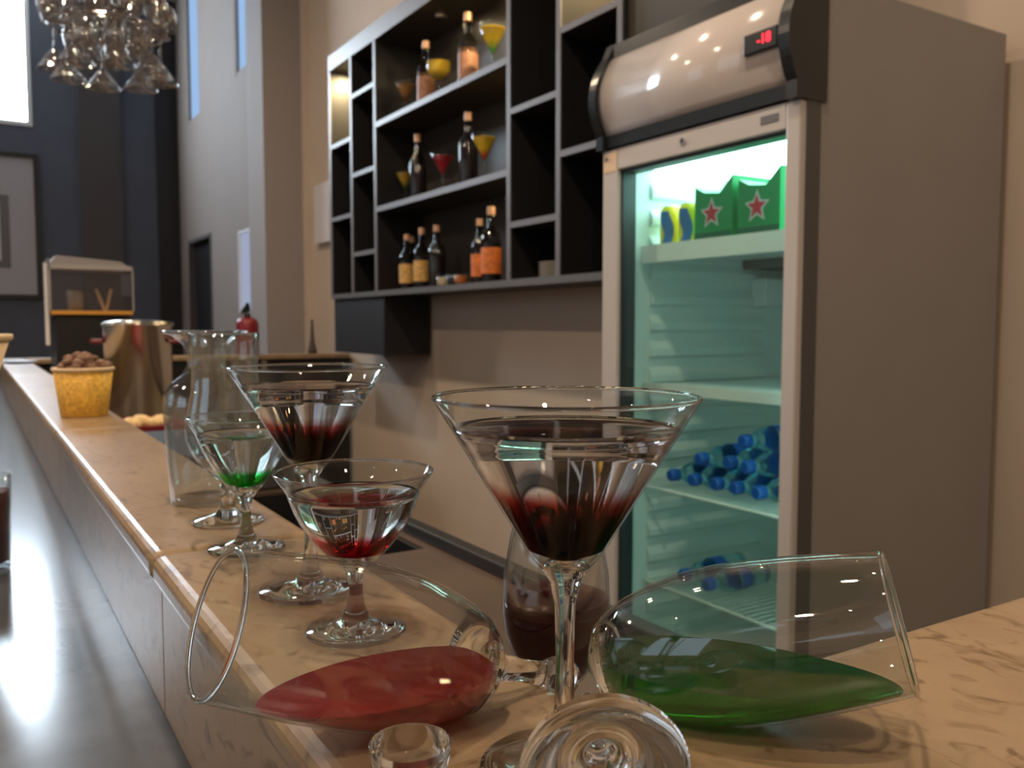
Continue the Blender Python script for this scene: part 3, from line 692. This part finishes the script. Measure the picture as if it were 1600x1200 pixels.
def tinted_liquid(name, absorb, dens, cloud, amount, refr=.35):
    """drink: absorbs with depth, part of the light is bent, part passes straight, the cloudy share scatters"""
    m, N, L = nt(name); N.remove(N['Principled BSDF'])
    g = N.new('ShaderNodeBsdfGlass'); g.inputs['IOR'].default_value = 1.34; g.inputs['Roughness'].default_value = 0
    t = N.new('ShaderNodeBsdfTransparent'); x = N.new('ShaderNodeMixShader'); x.inputs[0].default_value = refr
    L.new(t.outputs[0], x.inputs[1]); L.new(g.outputs[0], x.inputs[2])
    d = N.new('ShaderNodeBsdfDiffuse'); d.inputs[0].default_value = (*cloud, 1); tl = N.new('ShaderNodeBsdfTranslucent'); tl.inputs[0].default_value = (*cloud, 1)
    y = N.new('ShaderNodeMixShader'); y.inputs[0].default_value = .5; L.new(d.outputs[0], y.inputs[1]); L.new(tl.outputs[0], y.inputs[2])
    z = N.new('ShaderNodeMixShader'); z.inputs[0].default_value = amount; L.new(x.outputs[0], z.inputs[1]); L.new(y.outputs[0], z.inputs[2])
    L.new(z.outputs[0], N['Material Output'].inputs[0])
    v = N.new('ShaderNodeVolumeAbsorption'); v.inputs[0].default_value = (*absorb, 1); v.inputs[1].default_value = dens
    L.new(v.outputs[0], N['Material Output'].inputs['Volume'])
    return m
M['pinkdrink'] = tinted_liquid('pink_drink', (.98, .05, .10), 34, (.80, .11, .11), .20)
M['greendrink'] = tinted_liquid('green_drink', (.0, .86, .13), 85, (.01, .40, .07), .13)
M['purpledrink'] = tinted_liquid('purple_drink', (.40, .05, .15), 80, (.10, .01, .03), .2)
M['bowlglass'] = thin_glass('bowl_glass', (.965, .975, .97), 1.8)
lying('tulip glass lying on its side holding pink red drink, left of the martini', (.2168, .3715, 1.0985), (.0840, .3714, 1.1445), 1.1035, 'pinkdrink', .036, (.011, .016))
lying('tulip glass lying on its side holding green drink, right of the martini', (.2640, .3460, 1.0990), (.3472, .2344, 1.1375), 1.1065, 'greendrink', 0, None)
# foot and stem lying with the foot towards the viewer
t = thing('toppled_stemware', 'clear round footed stemware lying foot first at the outer marble corner', 'stemware', (.1842, .2352, LT))
fd = Vector((.46, .80, .06)).normalized(); q = fd.to_track_quat('Z', 'Y').to_matrix().to_4x4(); q.translation = Vector((0, 0, .0312))
bm = bmesh.new(); add_lathe(bm, [(0, .004), (.010, .0035), (.020, .0015), (.0295, 0), (.0308, .0012), (.0300, .003), (.020, .0052), (.0115, .010), (.0068, .02), (.0058, .035), (.0065, .048), (.004, .054), (0, .055)], 64, mat=q)
obj('foot_disc', bm, 'clear', t, smooth=True)
# purple round wine glass standing on the work counter behind the ledge
t = thing('wine_glass', 'round wine glass of dark purple drink behind the martini stem', 'wine glass', (.328, .474, CT))
wo = [(0, .001), (.030, 0), (.0325, .0015), (.029, .004), (.010, .008), (.0052, .018), (.0045, .05), (.0050, .078), (.0085, .088), (.020, .094), (.030, .108), (.0355, .128), (.0365, .142), (.035, .165), (.031, .188), (.028, .200)]
lathe('stem', wo[:10] + [(.018, .0955), (.007, .0910), (0, .0905)], 'clear', t, 48)
lathe('bowl', wo[9:] + [(.0275, .2006), (.0268, .200)] + [(r - .0014, z) for r, z in wo[::-1][1:7]], 'thin2', t, 64, closed=True)
lathe('drink', [(0, .0915), (.007, .0918), (.0185, .0962), (.0292, .109), (.0347, .128), (.0352, .148), (.034, .1475), (0, .1475)], 'purpledrink', t, 64)
# small clear tumbler under the pink glass
t = thing('shot_glass', 'small thick clear shot glass in front of the pink drink', 'glass', (.1455, .3135, LT))
lathe('glass', [(0, .001), (.0125, 0), (.0142, .0015), (.0150, .010), (.0168, .021), (.0164, .0216), (.0158, .021), (.0132, .012), (.009, .009), (0, .008)], 'clear', t, 48)

# ------------------------------------------------------------------ things further along the bar
# printed paper cup
t = thing('paper_cup', 'yellow printed paper cup heaped with brown snacks on the marble ledge', 'cup', (.1966, 2.03, LT))
lathe('cup_wall', [(0, .0), (.044, .0), (.046, .002), (.0575, .098), (.0555, .098), (.0445, .004), (0, .004)], 'cup', t, 40)
lathe('cup_rim', [(.0575, .094), (.0605, .096), (.0605, .101), (.0575, .102), (.0560, .098), (.0575, .094)], 'cuprim', t, 40)
bm = bmesh.new()
for k in range(46):
    a = random.uniform(0, 2 * PI); rr = .050 * math.sqrt(random.random()); s = random.uniform(.008, .013)
    m4 = Matrix.Translation((rr * math.cos(a), rr * math.sin(a), .100 + .026 * (1 - (rr / .05) ** 2) + random.uniform(-.003, .004))) @ Matrix.Diagonal((s, s * .8, s * .7, 1))
    bmesh.ops.create_icosphere(bm, subdivisions=1, radius=1, matrix=m4)
add_lathe(bm, [(0, .118), (.03, .110), (.053, .097), (.05, .09), (0, .09)], 24)
o = obj('snack_heap', bm, 'snack', t, smooth=True); o['kind'] = 'stuff'
# stock pot
t = thing('stock_pot', 'stainless steel stock pot with red side handles on the work counter', 'pot', (.520, 3.45, CT))
lathe('pot_body', [(0, 0), (.112, 0), (.117, .006), (.117, .322), (.124, .330), (.124, .336), (.114, .334), (.113, .01), (0, .01)], 'steel', t, 56)
lathe('pot_lid', [(.122, .337), (.122, .340), (.05, .350), (0, .352), (0, .337)], 'steel', t, 48)
for s in (-1, 1):
    bm = bmesh.new(); P_ = [(s * .115, -.04, .27), (s * .150, -.035, .272), (s * .158, 0, .272), (s * .150, .035, .272), (s * .115, .04, .27)]
    for a, b in zip(P_, P_[1:]): add_tube(bm, a, b, .009, 8)
    obj('handle', bm, 'redv', t).rotation_euler.z = -.35
t = thing('red_tray', 'shallow red tray behind the marble ledge in front of the stock pot', 'tray', (.42, 2.92, CT))
bm = bmesh.new(); add_box(bm, -.13, -.16, 0, .13, .16, .008); add_box(bm, -.13, -.16, .008, -.122, .16, .03); add_box(bm, .122, -.16, .008, .13, .16, .03); add_box(bm, -.122, -.16, .008, .122, -.152, .03); add_box(bm, -.122, .152, .008, .122, .16, .03)
obj('tray_body', bm, 'redv', t)
for k in range(4):
    bm = bmesh.new(); s = random.uniform(.026, .034)
    bmesh.ops.create_icosphere(bm, subdivisions=2, radius=s)
    for v in bm.verts: v.co *= random.uniform(.9, 1.08); v.co.z *= .7
    o = tag(obj('bread_roll', bm, 'bread', None, smooth=True), ['leftmost pale bread roll in the red tray', 'pale bread roll in front on the right of the red tray', 'pale bread roll behind the front two in the red tray', 'rightmost pale bread roll at the back of the red tray'][k], 'bread', 'bread rolls in the red tray')
    o.location = ((.40, .47, .44, .50)[k], (2.83, 2.85, 2.91, 2.93)[k], CT + .03)
# dark ice bin
t = thing('ice_bin', 'low dark grey bin beside the sink on the work counter', 'bin', (.42, 1.95, CT))
box('bin_body', -.13, -.22, 0, .13, .22, .07, 'fdark', t, bevel=.006); box('bin_lid', -.135, -.225, .0705, .135, .225, .082, 'black', t, bevel=.004)
# display case
t = thing('display_case', 'countertop case with clear cover over a dark base at the far end of the bar', 'display case', (0, 0, 0))
x0, x1, y0, y1 = .306, .655, 4.45, 4.80
box('base', x0 + .02, y0 + .02, CT, x1 - .02, y1, 1.315, 'black', t, bevel=.004)
box('warming_shelf', x0 + .002, y0 + .002, 1.318, x1 - .002, y1 - .002, 1.336, 'orange', t, bevel=.003)
bm = bmesh.new(); th = .005
add_box(bm, x0, y0, 1.30, x0 + th, y1, 1.575); add_box(bm, x1 - th, y0, 1.336, x1, y1, 1.54); add_box(bm, x0 + th, y1 - th, 1.336, x1 - th, y1, 1.56); add_box(bm, x0 + th, y0, 1.336, x1 - th, y0 + th, 1.535)
obj('cover_wall', bm, 'acrylic', t)
prism('cover_lid', [(x0, 1.540), (x0 + .03, 1.585), (x1 - .05, 1.565), (x1, 1.530), (x1, 1.526), (x0, 1.535)], 'Y', y0, y1, pbr('frosted_acrylic', (.34, .33, .35), .3), t)
tube('side_arm', (x0 - .012, y0 + .02, 1.18), (x0 - .012, y0 + .02, 1.55), .009, 'white', t)
bm = bmesh.new()
for a in ((x0 - .002, y0 - .002), (x1 - .004, y0 - .002)): add_box(bm, a[0], a[1], 1.336, a[0] + .006, a[1] + .006, 1.545)
add_box(bm, x0, y0 - .002, 1.525, x1, y0 + .004, 1.545)
obj('cover_edge', bm, pbr('pale_acrylic_edge', (.42, .41, .42), .3), t)
tumbler('frosted jar standing inside the display case', 0, .095, .037, pbr('frosted_jar', (.40, .37, .32), .4), None, 'jar').location = (.42, 4.58, 1.337)
t = thing('tongs', 'pair of open tongs standing in the display case', 'tongs', (.545, 4.58, 1.337))
tube('tong_arm', (0, 0, 0), (-.035, 0, .105), .007, 'cuprim', t, 8); tube('tong_arm', (.006, 0, 0), (.03, 0, .105), .007, 'cuprim', t, 8)
# red extinguisher and slim dark spike on the far ledge
t = thing('fire_extinguisher', 'red fire extinguisher with black valve standing on the far ledge', 'extinguisher', (1.515, 5.69, LT))
lathe('cylinder', [(0, 0), (.066, 0), (.070, .006), (.070, .20), (.060, .225), (.03, .24), (0, .24)], 'redv', t, 32)
lathe('valve', [(0, .238), (.022, .238), (.02, .27), (0, .27)], 'fblack', t, 16)
prism('lever', [(-.045, .262), (.02, .275), (.012, .33), (-.005, .335), (-.04, .282)], 'Y', -.01, .01, 'fblack', t)
t = thing('pepper_mill', 'slim dark tapered mill on the far ledge by the wall shelf', 'mill', (1.94, 5.68, LT))
lathe('mill_body', [(0, 0), (.030, 0), (.028, .03), (.015, .09), (.011, .17), (.009, .205), (0, .206)], 'darkb', t, 20)
lathe('mill_knob', [(0, .206), (.008, .208), (.011, .216), (.008, .224), (0, .226)], 'blackedge', t, 16)
tag(lathe('small_plate', [(0, .004), (.05, .004), (.08, .014), (.08, .018), (.05, .008), (0, .008)], 'edged', None, 32), 'grey plate on the far corner of the marble ledge', 'plate').location = (.195, 4.95, LT - .004)
# notice on the beige wall left of the shelf
t = thing('wall_notice', 'grey paper notice on the beige wall left of the shelf', 'notice', (0, 0, 0))
box('sheet', XW - .04, 5.93, 1.86, XW - .008, 6.24, 2.28, 'paper', t); box('hanger', XW - .008, 6.04, 2.20, XW - .0005, 6.12, 2.27, 'edge', t)
# framed picture on far wall
t = thing('framed_picture', 'large white picture with thin dark frame on the far wall under the window', 'picture', (0, 0, 0))
px0, px1, pz0, pz1 = -.95, .70, 1.56, 3.17
box('mat_board', px0 + .05, YF - .03, pz0 + .05, px1 - .05, YF - .02, pz1 - .05, pbr('mat_board', (.42, .40, .42), .7), t)
for a in ((px0, px0 + .05, pz0, pz1), (px1 - .05, px1, pz0, pz1), (px0 + .05, px1 - .05, pz0, pz0 + .05), (px0 + .05, px1 - .05, pz1 - .05, pz1)):
    box('frame', a[0], YF - .05, a[2], a[1], YF - .001, a[3], 'blackedge', t)
box('inner_print', px0 + .35, YF - .034, 1.90, .40, YF - .0305, 2.70, 'edged', t)
box('inner_mat', px0 + .42, YF - .037, 1.98, .31, YF - .0342, 2.62, 'paper', t)
# tumbler of dark red drink and bucket on the dark counter
t = thing('tumbler', 'tumbler of dark red drink on the dark stone counter at the left edge', 'glass', (.005, 1.372, CT))
lathe('glass', [(0, 0), (.030, 0), (.035, .128), (.0335, .128), (.029, .008), (0, .008)], 'thin', t, 32)
lathe('drink', [(0, .009), (.0285, .009), (.0325, .105), (0, .105)], pbr('dark_red_drink', (.09, .004, .012), .1), t, 32, auto=True)
t = thing('cream_bucket', 'tall tapered cream bucket on the dark counter at the left edge', 'bucket', (-.078, 1.58, CT))
lathe('bucket_wall', [(0, 0), (.030, 0), (.13, .312), (.127, .312), (.027, .006), (0, .006)], 'cream', t, 40)
lathe('bucket_rim', [(.130, .306), (.134, .309), (.133, .316), (.127, .316), (.127, .309)], 'cuprim', t, 40, True)

# ------------------------------------------------------------------ hanging glass rack
RC = Vector((.415, 3.175, 0))
rk = thing('glass_rack', 'round tiered metal rack hanging above the bar full of upturned glasses', 'rack', (RC.x, RC.y, 2.06))
tube('pole', (0, 0, .17), (0, 0, ZT - 2.06), .010, 'chrome', rk)
TI = [(.158, .170, 8, 'm', 0.0), (.100, .255, 7, 'w', 0.07), (.175, .345, 11, 'w', .165), (.095, .43, 7, 'w', .25), (.17, .52, 10, 'w', .34)]
for (r, z, n, kind, zr) in TI:
    bm = bmesh.new()
    for rr in (r - .018, r + .018):
        for k in range(36):
            a, b = 2 * PI * k / 36, 2 * PI * (k + 1) / 36
            add_tube(bm, (rr * math.cos(a), rr * math.sin(a), z), (rr * math.cos(b), rr * math.sin(b), z), .003, 6)
    obj('ring_rail', bm, 'chrome', rk)
    bm = bmesh.new()
    for k in range(4): add_tube(bm, (0, 0, z), ((r + .018) * math.cos(k * PI / 2), (r + .018) * math.sin(k * PI / 2), z), .003, 6)
    obj('spoke', bm, 'chrome', rk)
mart_p = [(0, 0), (.034, 0), (.033, .003), (.006, .010), (.004, .03), (.004, .085), (.010, .090), (.033, .122), (.057, .155), (.0555, .155), (.032, .124), (.009, .094), (0, .093)]
wine_p = [(0, 0), (.031, 0), (.030, .003), (.006, .010), (.004, .03), (.0045, .066), (.012, .073), (.028, .090), (.036, .112), (.036, .128), (.030, .162), (.0285, .162), (.0345, .128), (.0345, .112), (.027, .092), (.010, .076), (0, .075)]
proto = {}
M['rackglass'] = thin_glass('rack_glass', (.93, .92, .91), 5.0)
order = ['first', 'second', 'third', 'fourth', 'fifth']
for ti, (r, z, n, kind, zr) in enumerate(TI):
    for k in range(n):
        a = 2 * PI * (k + .35 * ti) / n
        loc = (RC.x + r * math.cos(a), RC.y + r * math.sin(a), 2.06 + z + .004)
        nm = 'hanging_martini_glass' if kind == 'm' else 'hanging_wine_glass'
        if kind not in proto:
            o = lathe(nm, mart_p if kind == 'm' else wine_p, 'rackglass', None, 28); proto[kind] = o
        else:
            o = proto[kind].copy(); C.objects.link(o)
        o.location = loc; o.rotation_euler = (PI, 0, 0)
        if kind == 'm': tag(o, 'upturned clear martini glass hanging in the bottom ring of the rack', 'martini glass', 'martini glasses hanging in the rack')
        else: tag(o, 'upturned clear wine glass hanging in the %s ring up of the rack' % order[ti], 'wine glass', 'wine glasses hanging in the %s ring of the rack' % order[ti])
